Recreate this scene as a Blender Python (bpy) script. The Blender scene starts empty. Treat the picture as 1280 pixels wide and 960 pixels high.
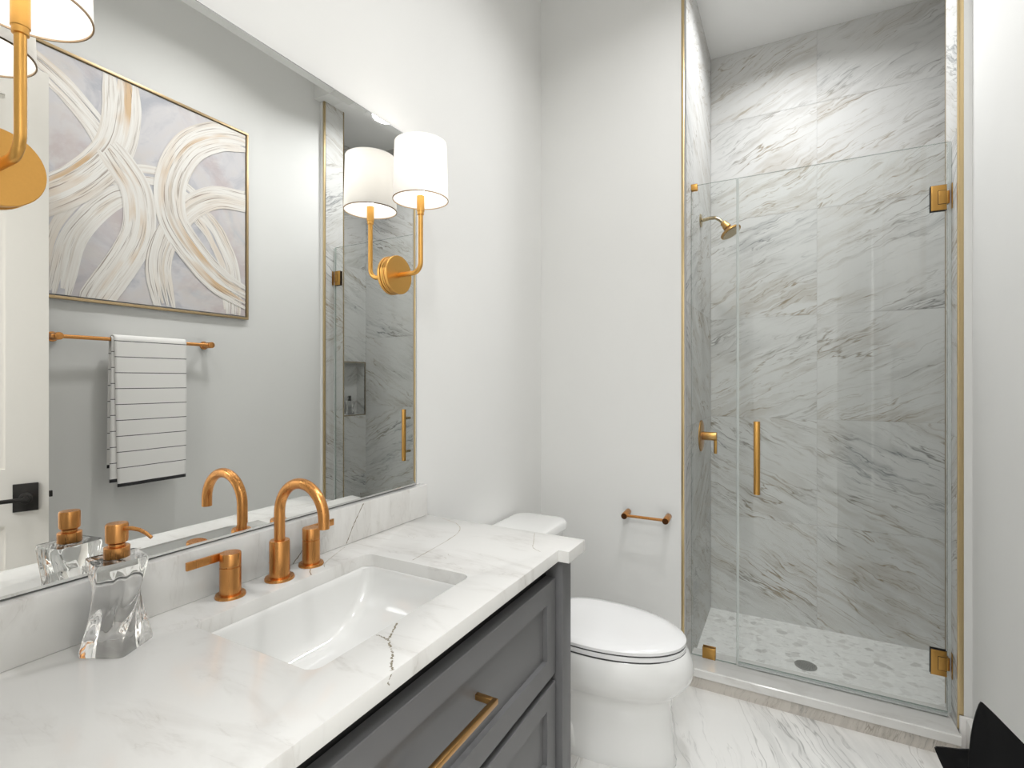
import bpy, bmesh, math, random
from mathutils import Vector, Matrix
PI = math.pi
S = bpy.context.scene
COL = S.collection

# ---------------------------------------------------------------- camera
cam = bpy.data.cameras.new('camera'); cam.sensor_width = 36.0; cam.lens = 36.0*638.28/1280.0
cam.shift_y = -4.5/1280.0; cam.clip_start = 0.01; cam.clip_end = 50
camo = bpy.data.objects.new('camera', cam); COL.objects.link(camo)
camo.location = (1.0624, 0.0, 1.315); camo.rotation_euler = (PI/2, 0, 0.4965)
S.camera = camo

# ---------------------------------------------------------------- world, lights, exposure
S.view_settings.view_transform = 'Standard'; S.view_settings.look = 'None'
S.view_settings.gamma = 1.0; S.view_settings.use_curve_mapping = False
S.view_settings.exposure = -0.06
W = bpy.data.worlds.new('world'); S.world = W; W.use_nodes = True
W.node_tree.nodes['Background'].inputs[0].default_value = (0.9, 0.92, 1, 1)
W.node_tree.nodes['Background'].inputs[1].default_value = 0.15
S.cycles.use_denoising = True
S.cycles.max_bounces = 14; S.cycles.diffuse_bounces = 6; S.cycles.glossy_bounces = 8
S.cycles.transmission_bounces = 10; S.cycles.transparent_max_bounces = 16
S.cycles.caustics_reflective = False; S.cycles.caustics_refractive = False
S.cycles.sample_clamp_indirect = 4.0
ZC = 3.13

def area(name, loc, size, power, color=(1, 0.97, 0.92), shape='DISK', spread=PI, rot=(0, 0, 0)):
    l = bpy.data.lights.new(name, 'AREA'); l.shape = shape; l.size = size; l.energy = power; l.color = color; l.spread = spread
    o = bpy.data.objects.new(name, l); COL.objects.link(o); o.location = loc; o.rotation_euler = rot
    return o
LP = {'room': 10.5, 'room2': 6.5, 'shower': 10.5, 'hall_fill': 60.0, 'sconce': 0.36}
ZR = 3.26      # room ceiling
area('ceiling_light_glow_room', (0.93, 1.50, ZR-0.012), 0.14, LP['room'], (1, 0.995, 0.99), 'DISK', 2.5)
area('ceiling_light_glow_door', (0.93, 0.45, ZR-0.012), 0.14, LP['room2'], (1, 0.995, 0.99), 'DISK', 2.5)
area('ceiling_light_glow_shower', (1.10, 2.50, ZC-0.012), 0.20, LP['shower'], (0.98, 0.99, 1.0), 'DISK', 2.68)
area('hall_fill_light', (1.15, -0.72, 2.70), 0.9, LP['hall_fill'], (0.98, 0.99, 1.0), 'SQUARE')  # added fill light behind the camera, no fixture modelled

# ---------------------------------------------------------------- mesh helpers
class MB:
    def __init__(self): self.bm = bmesh.new(); self.uv = self.bm.loops.layers.uv.new('UVMap')
    def face(self, pts, mi=0, uvs=None, smooth=False):
        vs = [self.bm.verts.new(p) for p in pts]
        f = self.bm.faces.new(vs); f.material_index = mi; f.smooth = smooth
        if uvs:
            for l, u in zip(f.loops, uvs): l[self.uv].uv = u
        return f
    def box(self, a, b, mi=0, bev=0.0, seg=2, M=None):
        x0, y0, z0 = [min(a[i], b[i]) for i in range(3)]; x1, y1, z1 = [max(a[i], b[i]) for i in range(3)]
        P = [(x0,y0,z0),(x1,y0,z0),(x1,y1,z0),(x0,y1,z0),(x0,y0,z1),(x1,y0,z1),(x1,y1,z1),(x0,y1,z1)]
        vs = [self.bm.verts.new(M @ Vector(p) if M else p) for p in P]
        fs = [self.bm.faces.new([vs[i] for i in q]) for q in ((3,2,1,0),(4,5,6,7),(0,1,5,4),(1,2,6,5),(2,3,7,6),(3,0,4,7))]
        for f in fs: f.material_index = mi
        if bev > 0:
            es = list({e for f in fs for e in f.edges})
            r = bmesh.ops.bevel(self.bm, geom=es, offset=bev, segments=seg, profile=0.5, affect='EDGES')
            for f in r['faces']: f.material_index = mi; f.smooth = True
        return self
    def rings(self, R, mi=0, smooth=True, cap0=True, cap1=True, close=True):
        V = [[self.bm.verts.new(p) for p in r] for r in R]
        n = len(R[0])
        for a, b in zip(V, V[1:]):
            for i in range(n if close else n-1):
                j = (i+1) % n
                f = self.bm.faces.new((a[i], a[j], b[j], b[i])); f.smooth = smooth; f.material_index = mi
        if cap0: f = self.bm.faces.new(list(reversed(V[0]))); f.material_index = mi
        if cap1: f = self.bm.faces.new(V[-1]); f.material_index = mi
        return self
    def lathe(self, c, prof, axis='z', n=40, mi=0, smooth=True, cap0=True, cap1=True):
        c = Vector(c); R = []
        if axis == 'x': e1, e2, e3 = Vector((0,1,0)), Vector((0,0,1)), Vector((1,0,0))
        elif axis == 'y': e1, e2, e3 = Vector((0,0,1)), Vector((1,0,0)), Vector((0,1,0))
        elif axis == 'z': e1, e2, e3 = Vector((1,0,0)), Vector((0,1,0)), Vector((0,0,1))
        else:
            e3 = Vector(axis).normalized(); t = Vector((0,0,1)) if abs(e3.z) < 0.9 else Vector((1,0,0))
            e1 = t.cross(e3).normalized(); e2 = e3.cross(e1)
        for r, h in prof:
            R.append([c + e3*h + e1*(r*math.cos(2*PI*i/n)) + e2*(r*math.sin(2*PI*i/n)) for i in range(n)])
        return self.rings(R, mi, smooth, cap0, cap1)
    def cyl(self, a, b, r, n=28, mi=0, bev=0.0):
        a = Vector(a); b = Vector(b); L = (b-a).length
        if bev > 0: pr = [(r-bev, 0), (r-bev*0.3, bev*0.3), (r, bev), (r, L-bev), (r-bev*0.3, L-bev*0.3), (r-bev, L)]
        else: pr = [(r, 0), (r, L)]
        return self.lathe(a, pr, tuple((b-a).normalized()), n, mi)
    def tube(self, pts, r, n=20, mi=0, rs=None):
        pts = [Vector(p) for p in pts]; R = []; up = None
        for i, p in enumerate(pts):
            t = (pts[min(i+1, len(pts)-1)] - pts[max(i-1, 0)]).normalized()
            if up is None:
                q = Vector((0,0,1)) if abs(t.z) < 0.9 else Vector((0,1,0)); up = (q - t*q.dot(t)).normalized()
            else: up = (up - t*up.dot(t)).normalized()
            s = t.cross(up); rr = rs[i] if rs else r
            R.append([p + up*(rr*math.cos(2*PI*k/n)) + s*(rr*math.sin(2*PI*k/n)) for k in range(n)])
        return self.rings(R, mi)
    def done(self, name, mats, parent=None, loc=None, autosm=True, recalc=True):
        bm = self.bm
        if recalc: bmesh.ops.recalc_face_normals(bm, faces=bm.faces)
        off = Vector((0,0,0))
        if parent is not None: off = parent_world(parent)
        elif loc is not None: off = Vector(loc)
        if off.length: bmesh.ops.translate(bm, verts=bm.verts, vec=-off)
        me = bpy.data.meshes.new(name); bm.to_mesh(me); bm.free()
        for m in (mats if isinstance(mats, (list, tuple)) else [mats]): me.materials.append(m)
        if autosm:
            try: me.set_sharp_from_angle(angle=math.radians(40))
            except Exception: pass
        o = bpy.data.objects.new(name, me); COL.objects.link(o)
        if parent is not None: o.parent = parent
        if loc is not None and parent is None: o.location = loc
        return o
def parent_world(p):
    v = Vector((0,0,0))
    while p is not None: v += Vector(p.location); p = p.parent
    return v
def tag(o, label=None, cat=None, group=None, kind=None):
    if label: o['label'] = label
    if cat: o['category'] = cat
    if group: o['group'] = group
    if kind: o['kind'] = kind
    return o
def thing(name, label, cat, loc, rz=0.0, group=None):
    o = bpy.data.objects.new(name, None); COL.objects.link(o); o.empty_display_size = 0.05
    o.location = loc; o.rotation_euler = (0, 0, rz)
    return tag(o, label, cat, group)
def struct(name, mb, mats, parent=None):
    o = mb.done(name, mats, parent)
    if parent is None: o['kind'] = 'structure'
    return o

# ---------------------------------------------------------------- materials
class NT:
    def __init__(self, name):
        self.m = bpy.data.materials.new(name); self.m.use_nodes = True
        self.t = self.m.node_tree; self.t.nodes.clear()
        self.out = self.t.nodes.new('ShaderNodeOutputMaterial')
    def n(self, typ, ins=None, **kw):
        nd = self.t.nodes.new(typ)
        for k, v in kw.items(): setattr(nd, k, v)
        for k, v in (ins or {}).items(): self.set(nd, k, v)
        return nd
    def set(self, nd, k, v):
        s = nd.inputs[k]
        if isinstance(v, bpy.types.NodeSocket): self.t.links.new(v, s)
        elif isinstance(v, bpy.types.Node): self.t.links.new(v.outputs[0], s)
        else:
            if isinstance(v, tuple) and len(v) == 3 and s.type == 'RGBA': v = v+(1,)
            s.default_value = v
    def math(self, op, a, b=0.0, clamp=False):
        nd = self.n('ShaderNodeMath', operation=op, use_clamp=clamp); self.set(nd, 0, a); self.set(nd, 1, b); return nd.outputs[0]
    def ramp(self, fac, stops, interp='LINEAR'):
        nd = self.n('ShaderNodeValToRGB'); self.set(nd, 0, fac); cr = nd.color_ramp; cr.interpolation = interp
        while len(cr.elements) > 1: cr.elements.remove(cr.elements[-1])
        for i, (p, c) in enumerate(stops):
            e = cr.elements[0] if i == 0 else cr.elements.new(p)
            e.position = p; c = c if isinstance(c, tuple) else (c, c, c); e.color = c+(1,)
        return nd.outputs[0]
    def mix(self, fac, a, b, blend='MIX'):
        nd = self.n('ShaderNodeMix', data_type='RGBA', blend_type=blend)
        self.set(nd, 0, fac); self.set(nd, 6, a); self.set(nd, 7, b); return nd.outputs[2]
    def noise(self, vec, scale, detail=4.0, rough=0.5, dist=0.0):
        return self.n('ShaderNodeTexNoise', {'Vector': vec, 'Scale': scale, 'Detail': detail, 'Roughness': rough, 'Distortion': dist})
    def mapping(self, vec, rot=(0,0,0), scale=(1,1,1), loc=(0,0,0)):
        return self.n('ShaderNodeMapping', {'Vector': vec, 'Rotation': rot, 'Scale': scale, 'Location': loc}).outputs[0]
    def pbr(self, **kw):
        p = self.n('ShaderNodeBsdfPrincipled')
        names = {'color': 'Base Color', 'rough': 'Roughness', 'metal': 'Metallic', 'spec': 'Specular IOR Level', 'coat': 'Coat Weight',
                 'coatr': 'Coat Roughness', 'normal': 'Normal', 'trans': 'Transmission Weight', 'ior': 'IOR', 'emc': 'Emission Color',
                 'ems': 'Emission Strength', 'aniso': 'Anisotropic', 'sheen': 'Sheen Weight', 'sss': 'Subsurface Weight'}
        for k, v in kw.items(): self.set(p, names[k], v)
        self.t.links.new(p.outputs[0], self.out.inputs[0]); return p
    def bump(self, h, strength=0.2, dist=0.001):
        return self.n('ShaderNodeBump', {'Height': h, 'Strength': strength, 'Distance': dist}).outputs[0]
def C(r, g, b):
    f = lambda c: (c/255.0)/12.92 if c <= 10.3 else ((c/255.0+0.055)/1.055)**2.4
    return (f(r), f(g), f(b))

def plain(name, col, rough=0.5, metal=0.0, spec=0.5, coat=0.0, bump=0.0, bscale=400):
    t = NT(name); g = t.n('ShaderNodeNewGeometry')
    v = t.noise(g.outputs['Position'], 3.0, 3.0)
    c = t.mix(v.outputs[0], tuple(x*0.97 for x in col), tuple(min(1, x*1.02) for x in col))
    kw = dict(color=c, rough=rough, metal=metal, spec=spec, coat=coat)
    if bump: kw['normal'] = t.bump(t.noise(g.outputs['Position'], bscale, 2.0).outputs[0], bump, 0.0005)
    t.pbr(**kw); return t.m
def brushed(name, col, rough=0.28, sc=(400, 400, 8)):
    t = NT(name); tc = t.n('ShaderNodeTexCoord')
    v = t.noise(t.mapping(tc.outputs['Object'], scale=sc), 1.0, 3.0, 0.6)
    c = t.mix(v.outputs[0], tuple(x*0.95 for x in col), tuple(min(1, x*1.04) for x in col))
    r = t.n('ShaderNodeMapRange', {'Value': v.outputs[0], 'To Min': rough-0.02, 'To Max': rough+0.04}).outputs[0]
    t.pbr(color=c, rough=r, metal=1.0); return t.m

M = {}
M['wall'] = plain('wall_paint', C(228, 228, 226), 0.75, spec=0.25, bump=0.08)
M['ceiling'] = plain('ceiling_paint', C(238, 238, 237), 0.85, spec=0.2)
M['door'] = plain('door_paint', C(226, 222, 215), 0.38, spec=0.45)
M['base'] = plain('baseboard_paint', C(234, 232, 229), 0.35, spec=0.45)
M['copper'] = brushed('brushed_copper_gold', C(208, 148, 88), 0.27)
M['gold'] = brushed('satin_gold', C(222, 170, 94), 0.33, (300, 300, 300))
M['brass'] = brushed('antique_brass', C(194, 150, 84), 0.33, (60, 60, 60))
M['brassd'] = brushed('drawer_pull_brass', C(184, 142, 88), 0.3, (60, 60, 60))
M['copper_dark'] = brushed('copper_dark_reflection', C(96, 62, 38), 0.4, (300, 300, 300))  # copper darkened to paint in a dark reflection on the post ends
M['nickel'] = brushed('warm_nickel', C(176, 160, 128), 0.18, (60, 60, 60))
M['trimgold'] = brushed('edge_trim_gold', C(206, 184, 142), 0.3, (60, 60, 60))
M['black'] = plain('matte_black_metal', C(44, 42, 40), 0.42, metal=0.3)
M['cab'] = plain('cabinet_gray_paint', C(100, 100, 101), 0.42, spec=0.4)
M['gapshade'] = plain('cabinet_gap_shade', C(34, 34, 34), 0.7)  # near-black colour stands for the shade in the drawer gaps
M['china'] = plain('vitreous_china', C(232, 232, 230), 0.09, spec=0.6, coat=0.4)
M['sink'] = plain('sink_china', C(226, 226, 224), 0.1, spec=0.55, coat=0.3)
M['seat'] = plain('toilet_seat_plastic', C(235, 235, 235), 0.16, spec=0.5)
M['seam'] = plain('toilet_seam_shade', C(70, 70, 70), 0.6)  # dark tone paints the shaded gaps around seat and lid
M['chrome'] = plain('drain_chrome', (0.62, 0.62, 0.6), 0.2, metal=1.0)
M['hole'] = plain('drain_hole_dark', C(40, 40, 40), 0.6)
M['leaf'] = plain('matte_black_leaf', C(30, 30, 31), 0.75, spec=0.2, bump=0.2, bscale=900)
M['pot'] = plain('black_pot_glaze', C(26, 26, 27), 0.5)
M['frame'] = brushed('picture_frame_champagne', C(196, 172, 136), 0.42, (20, 200, 200))
M['grout'] = plain('tile_grout', C(176, 176, 174), 0.8)
M['silicone'] = plain('clear_seal_plastic', C(190, 194, 192), 0.25)

def mirror_mat():
    t = NT('mirror_silver'); t.pbr(color=(0.90, 0.905, 0.89), rough=0.0, metal=1.0); return t.m
M['mirror'] = mirror_mat()
M['mirror_edge'] = plain('mirror_edge_dark', C(96, 98, 96), 0.3)

def marble(name, base, warm, vein, strength=1.0, rough=0.12, uv=True, rot=0.5, warmamt=0.5, sc=1.0, fine=1.0, tint=None):
    """Diagonal vein marble: long thin veins running along a rotated axis."""
    t = NT(name); tc = t.n('ShaderNodeTexCoord'); vec = tc.outputs['UV'] if uv else tc.outputs['Object']
    w = t.noise(vec, 2.2*sc, 4.0, 0.6)
    w2 = t.n('ShaderNodeVectorMath', {0: w.outputs[1], 1: (0.5, 0.5, 0.5)}, operation='SUBTRACT')
    w3 = t.n('ShaderNodeVectorMath', {0: w2.outputs[0], 'Scale': 0.14/sc}, operation='SCALE')
    v = t.n('ShaderNodeVectorMath', {0: vec, 1: w3.outputs[0]}, operation='ADD').outputs[0]
    def veins(scale, stretch, lo, hi, off, det=5.0, rg=0.55):
        m = t.mapping(v, rot=(0, 0, -rot), loc=(off, off*0.7, off*0.3))
        m = t.mapping(m, scale=(1.0, stretch, 1.0))
        nz = t.noise(m, scale*sc, det, rg)
        d = t.math('ABSOLUTE', t.math('SUBTRACT', nz.outputs[0], 0.5))
        return t.n('ShaderNodeMapRange', {'Value': d, 'From Min': lo, 'From Max': hi, 'To Min': 1.0, 'To Max': 0.0}).outputs[0], nz
    a, _ = veins(1.25, 9.0, 0.0, 0.011, 3.1, 4.0, 0.5)
    b, _ = veins(2.4, 10.0, 0.0, 0.013, 11.7, 5.0, 0.55)
    c, _ = veins(1.1, 8.0, 0.0, 0.07, 23.3, 4.0)
    mk = t.noise(t.mapping(v, rot=(0, 0, -rot), scale=(1.0, 2.4, 1.0), loc=(7.7, 1.2, 0)), 1.9*sc, 3.0)
    mask = t.n('ShaderNodeMapRange', {'Value': mk.outputs[0], 'From Min': 0.36, 'From Max': 0.60}).outputs[0]
    st = t.noise(t.mapping(t.mapping(v, rot=(0, 0, -rot)), scale=(1.5, 14, 1)), 3.0*sc, 5.0, 0.65)
    fa = t.math('MULTIPLY', a, t.math('MULTIPLY', t.math('ADD', mask, 0.15), 0.95*strength), True)
    fb = t.math('MULTIPLY', b, t.math('MULTIPLY', mask, 0.75*strength*fine), True)
    fc = t.math('MULTIPLY', t.math('MULTIPLY', c, mask), 0.38*strength, True)
    fs = t.math('MULTIPLY', t.n('ShaderNodeMapRange', {'Value': st.outputs[0], 'From Min': 0.56, 'From Max': 0.8}).outputs[0], 0.36*strength, True)
    col = t.mix(t.math('MULTIPLY', w.outputs[0], 0.5), base, tuple(x*0.9 for x in base))
    wm = t.noise(vec, 1.3*sc, 2.0)
    vcol = t.mix(t.math('MULTIPLY', t.ramp(wm.outputs[0], [(0.40, 0.0), (0.54, 1.0)]), warmamt), vein, warm)
    for f in (fc, fs, fb, fa): col = t.mix(f, col, vcol)
    t.pbr(color=col, rough=rough, spec=0.5 if rough < 0.4 else 0.25); return t.m
M['tile'] = marble('shower_marble_tile', C(210, 210, 208), C(150, 134, 108), C(130, 132, 133), 1.0, 0.5, rot=0.45, warmamt=0.85)
M['floor'] = marble('floor_marble_tile', C(238, 237, 234), C(176, 164, 146), C(160, 160, 158), 0.72, 0.10, rot=0.38, warmamt=0.7, sc=0.62)
M['curbtile'] = marble('curb_marble_tile', C(204, 198, 190), C(162, 148, 130), C(140, 138, 134), 1.1, 0.15, rot=1.2, sc=2.2)

def quartz():
    t = NT('white_quartz'); g = t.n('ShaderNodeNewGeometry'); v = g.outputs['Position']
    n1 = t.noise(t.mapping(v, rot=(0, 0, 0.5), scale=(1.2, 3.2, 1.2)), 3.4, 5.0, 0.6, 0.6)
    n2 = t.noise(t.mapping(v, rot=(0, 0, 0.9), scale=(1, 4, 1)), 5.0, 6.0, 0.6, 0.8)
    d = t.math('ABSOLUTE', t.math('SUBTRACT', n2.outputs[0], 0.5))
    vn = t.n('ShaderNodeMapRange', {'Value': d, 'From Min': 0.0, 'From Max': 0.02, 'To Min': 1.0, 'To Max': 0.0}).outputs[0]
    mk = t.n('ShaderNodeMapRange', {'Value': n1.outputs[0], 'From Min': 0.5, 'From Max': 0.68}).outputs[0]
    col = t.mix(t.math('MULTIPLY', mk, 0.55), C(218, 217, 214), C(197, 194, 190))
    col = t.mix(t.math('MULTIPLY', t.math('MULTIPLY', vn, mk), 0.5, True), col, C(176, 172, 166))
    t.pbr(color=col, rough=0.13, spec=0.5); return t.m
M['quartz'] = quartz()
M['qvein'] = plain('quartz_vein_brown', C(136, 128, 112), 0.25)
M['qvein_soft'] = plain('quartz_vein_soft', C(172, 165, 150), 0.25)

def glass_panel(name, tint, edge=False):
    t = NT(name)
    tr = t.n('ShaderNodeBsdfTransparent', {'Color': tint})
    gl = t.n('ShaderNodeBsdfGlossy', {'Color': (1, 1, 1), 'Roughness': 0.0})
    g = t.n('ShaderNodeNewGeometry')   # thin pane: the inner side must not reflect totally
    fr = t.n('ShaderNodeFresnel', {'IOR': t.n('ShaderNodeMapRange', {'Value': g.outputs['Backfacing'], 'To Min': 1.33, 'To Max': 1/1.33}).outputs[0]})
    mx = t.n('ShaderNodeMixShader', {0: fr.outputs[0], 1: tr.outputs[0], 2: gl.outputs[0]})
    t.t.links.new(mx.outputs[0], t.out.inputs[0]); return t.m
M['glass'] = glass_panel('shower_glass', (0.972, 0.98, 0.975))
def glass_edge():
    t = NT('shower_glass_edge')
    tr = t.n('ShaderNodeBsdfTransparent', {'Color': (0.80, 0.86, 0.83)}); p = t.n('ShaderNodeBsdfPrincipled', {'Base Color': C(168, 180, 174), 'Roughness': 0.15})
    mx = t.n('ShaderNodeMixShader', {0: 0.45, 1: tr.outputs[0], 2: p.outputs[0]}); t.t.links.new(mx.outputs[0], t.out.inputs[0]); return t.m
M['glass_edge'] = glass_edge()
def seal_mat():
    t = NT('clear_vinyl_seal')
    tr = t.n('ShaderNodeBsdfTransparent', {'Color': (0.9, 0.92, 0.91)}); p = t.n('ShaderNodeBsdfPrincipled', {'Base Color': C(222, 226, 224), 'Roughness': 0.2})
    mx = t.n('ShaderNodeMixShader', {0: 0.42, 1: tr.outputs[0], 2: p.outputs[0]}); t.t.links.new(mx.outputs[0], t.out.inputs[0]); return t.m
M['seal'] = seal_mat()
def crystal():
    t = NT('clear_crystal'); t.pbr(color=(0.99, 0.99, 0.985), rough=0.0, trans=1.0, ior=1.45); return t.m
M['crystal'] = crystal()

def shade_mat():
    t = NT('lit_linen_shade'); tc = t.n('ShaderNodeTexCoord')
    nz = t.noise(t.mapping(tc.outputs['Object'], scale=(900, 900, 300)), 1.0, 2.0)
    c = t.mix(nz.outputs[0], (0.88, 0.87, 0.85), (0.93, 0.92, 0.90))
    d = t.n('ShaderNodeBsdfDiffuse', {'Color': c}); tl = t.n('ShaderNodeBsdfTranslucent', {'Color': c})
    mx = t.n('ShaderNodeMixShader', {0: 0.5, 1: d.outputs[0], 2: tl.outputs[0]})
    em = t.n('ShaderNodeEmission', {'Color': (1.0, 0.97, 0.93), 'Strength': 0.17})
    ad = t.n('ShaderNodeAddShader', {0: mx.outputs[0], 1: em.outputs[0]}); t.t.links.new(ad.outputs[0], t.out.inputs[0]); return t.m
M['shade'] = shade_mat()
def emis(name, col, s):
    t = NT(name); e = t.n('ShaderNodeEmission', {'Color': col, 'Strength': s}); t.t.links.new(e.outputs[0], t.out.inputs[0]); return t.m
M['bulb'] = emis('frosted_bulb_glow', (1, 0.94, 0.85), 8.0)
M['lens'] = emis('downlight_lens', (1, 0.98, 0.95), 6.0)
M['rim'] = plain('shade_rim_thread', C(176, 150, 120), 0.7)

def mosaic():
    t = NT('shower_floor_mosaic'); g = t.n('ShaderNodeNewGeometry')
    v = t.mapping(g.outputs['Position'], scale=(1, 1.0, 0))
    vo = t.n('ShaderNodeTexVoronoi', {'Vector': v, 'Scale': 30.0, 'Randomness': 0.95}); 
    ve = t.n('ShaderNodeTexVoronoi', {'Vector': v, 'Scale': 30.0, 'Randomness': 0.95}, feature='DISTANCE_TO_EDGE')
    sep = t.n('ShaderNodeSeparateColor', {0: vo.outputs['Color']})
    c = t.ramp(sep.outputs[0], [(0.0, C(232, 232, 230)), (0.55, C(240, 240, 238)), (0.80, C(230, 229, 227)), (0.93, C(212, 211, 208)), (1.0, C(190, 189, 186))])
    nz = t.noise(g.outputs['Position'], 60.0, 4.0)
    dk = t.noise(t.mapping(g.outputs['Position'], rot=(0, 0, 0.2), scale=(1, 2.2, 1)), 26.0, 5.0, 0.65)
    c = t.mix(t.math('MULTIPLY', t.ramp(dk.outputs[0], [(0.55, 0.0), (0.66, 1.0)]), 0.55), c, C(176, 175, 171))
    c = t.mix(t.math('MULTIPLY', nz.outputs[0], 0.25), c, C(220, 219, 216))
    e = t.n('ShaderNodeMapRange', {'Value': ve.outputs[0], 'From Min': 0.02, 'From Max': 0.07, 'To Min': 1.0, 'To Max': 0.0}).outputs[0]
    c = t.mix(t.math('MULTIPLY', e, 0.6), c, C(226, 226, 224))
    t.pbr(color=c, rough=0.3, normal=t.bump(e, 0.15, -0.001)); return t.m
M['mosaic'] = mosaic()

def canvas_bg():
    t = NT('canvas_wash'); tc = t.n('ShaderNodeTexCoord'); v = tc.outputs['UV']
    n = t.noise(v, 3.2, 6.0, 0.6, 1.2); n2 = t.noise(t.mapping(v, loc=(5, 3, 0)), 2.6, 5.0, 0.6, 0.8)
    c = t.ramp(n.outputs[0], [(0.34, C(180, 181, 189)), (0.48, C(208, 206, 209)), (0.6, C(210, 205, 204)), (0.75, C(190, 194, 200))])
    c = t.mix(t.math('MULTIPLY', t.ramp(n2.outputs[0], [(0.48, 0.0), (0.62, 1.0)]), 0.6), c, C(192, 176, 176))
    n3 = t.noise(t.mapping(v, loc=(2, 9, 0), scale=(1, 2, 1)), 9.0, 6.0, 0.7)
    c = t.mix(t.math('MULTIPLY', t.ramp(n3.outputs[0], [(0.56, 0.0), (0.7, 1.0)]), 0.4), c, C(222, 220, 218))
    t.pbr(color=c, rough=0.7); return t.m
M['canvas'] = canvas_bg()
def stroke_mat(name, gold):
    t = NT(name); tc = t.n('ShaderNodeTexCoord'); v = tc.outputs['UV']
    a = t.noise(t.mapping(v, scale=(1.4, 60, 1)), 1.0, 5.0, 0.65)
    b = t.noise(t.mapping(v, scale=(2.6, 110, 1), loc=(4, 4, 0)), 1.0, 3.0, 0.7)
    g = t.noise(t.mapping(v, scale=(2.2, 5, 1), loc=(8, 1, 0)), 1.0, 3.0)
    c = t.ramp(a.outputs[0], [(0.3, C(206, 198, 188)), (0.43, C(228, 223, 217)), (0.55, C(238, 236, 232)), (0.66, C(218, 211, 202)), (0.78, C(236, 233, 228))])
    c = t.mix(t.math('MULTIPLY', t.ramp(g.outputs[0], [(0.50, 0.0), (0.66, 1.0)]), gold), c, C(206, 166, 112))
    c = t.mix(t.math('MULTIPLY', t.ramp(b.outputs[0], [(0.57, 0.0), (0.63, 1.0)]), 0.7), c, C(128, 108, 94))
    t.pbr(color=c, rough=0.55, normal=t.bump(a.outputs[0], 0.5, 0.002)); return t.m
M['stroke'] = stroke_mat('paint_stroke_cream', 0.25); M['stroke_gold'] = stroke_mat('paint_stroke_gold', 0.8)

def towel_mat():
    t = NT('towel_cotton'); tc = t.n('ShaderNodeTexCoord'); s = t.n('ShaderNodeSeparateXYZ', {0: tc.outputs['UV']})
    y = s.outputs[1]           # metres up from the hem
    fr = t.math('FRACT', t.math('DIVIDE', t.math('SUBTRACT', y, 0.012), 0.0705))
    line = t.math('LESS_THAN', fr, 0.045)
    hem = t.math('LESS_THAN', y, 0.014)
    f = t.math('MAXIMUM', line, hem)
    nz = t.noise(t.mapping(tc.outputs['UV'], scale=(500, 500, 1)), 1.0, 2.0)
    base = t.mix(nz.outputs[0], C(236, 234, 231), C(245, 244, 242))
    c = t.mix(f, base, C(62, 62, 64))
    t.pbr(color=c, rough=0.95, spec=0.1, sheen=0.2, normal=t.bump(nz.outputs[0], 0.5, 0.001)); return t.m
M['towel'] = towel_mat()

# ================================================================ ROOM SHELL
YB = 2.285      # wall behind the toilet
XR = 1.627      # right wall
YR = -0.06      # doorway wall, inner face
XL = 0.675      # shower left tiled wall
XS = 1.95       # shower right tiled wall
YS = 3.076      # shower back wall
struct('wall_left', MB().box((-0.012, YR-0.12, 0), (-0.13, YB, ZR)), M['wall'])
mb = MB().box((-0.13, YB, 0), (0.655, YB+0.12, ZR)).box((0.655, YB+0.002, ZC), (1.97, YB+0.12, ZR)); struct('wall_back', mb, M['wall'])
mb = MB().box((XR, YR-0.12, 0), (1.95, 2.336, ZR)).box((1.6, 2.336, 0), (1.95, 2.3445, ZC)); struct('wall_right', mb, M['wall'])
# doorway wall: two stubs and a header around the opening the camera looks in through
mb = MB().box((-0.012, YR, 0), (0.79, YR-0.12, ZR)).box((0.79, YR, 2.47), (XR, YR-0.12, ZR)).box((XR-0.015, YR, 0), (XR, YR-0.12, 2.47))
struct('wall_rear', mb, M['wall'])
mb = MB()
mb.box((0.0, -2.2, 0), (0.12, YR-0.12, 2.72)); mb.box((2.2, -2.2, 0), (2.32, YR-0.12, 2.72)); mb.box((0.0, -2.32, 0), (2.32, -2.2, 2.72))
mb.box((1.95, YR-0.12, 0), (2.32, YR-0.24, 2.72))
struct('wall_hall', mb, M['wall'])
struct('ceiling', MB().box((-0.13, YR-0.12, ZR), (1.97, YB+0.12, ZR+0.08)), M['ceiling'])
struct('ceiling_shower', MB().box((0.55, YB+0.121, ZC), (2.1, 3.2, ZC+0.08)), M['ceiling'])
struct('ceiling_hall', MB().box((0.0, -2.32, 2.72), (2.32, YR-0.12, 2.8)), M['ceiling'])

# floor of large marble tiles
def tiles_h(x0, x1, y0, y1, z, xs, ys, mi=0, gap=0.0008, seed=3, mb=None, skip=None):
    rnd = random.Random(seed); mb = mb or MB()
    X = sorted(set([x0, x1]+[v for v in xs if x0 < v < x1])); Y = sorted(set([y0, y1]+[v for v in ys if y0 < v < y1]))
    for i in range(len(X)-1):
        for j in range(len(Y)-1):
            ox, oy = rnd.uniform(0, 9), rnd.uniform(0, 9)
            a, b, c, d = X[i]+gap, X[i+1]-gap, Y[j]+gap, Y[j+1]-gap
            P = [(a,c),(b,c),(b,d),(a,d)]
            mb.face([(p[0], p[1], z) for p in P], mi, [(p[1]+oy, -p[0]+ox) for p in P])
    return mb
mb = tiles_h(-0.012, XR, YR, 2.30, 0.0, [0.42], [-0.2, 1.04])
mb.box((-0.13, YR-0.12, -0.06), (2.1, 3.2, -0.0015), 1)
tiles_h(0.12, 2.2, -2.2, YR, 0.0, [0.18, 0.79, 1.4, 2.0], [-1.42, -0.2], mb=mb, seed=9)
mb.box((0.0, -2.32, -0.06), (2.32, YR-0.12, -0.0015), 1)
struct('floor', mb, [M['floor'], M['grout']])

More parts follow.
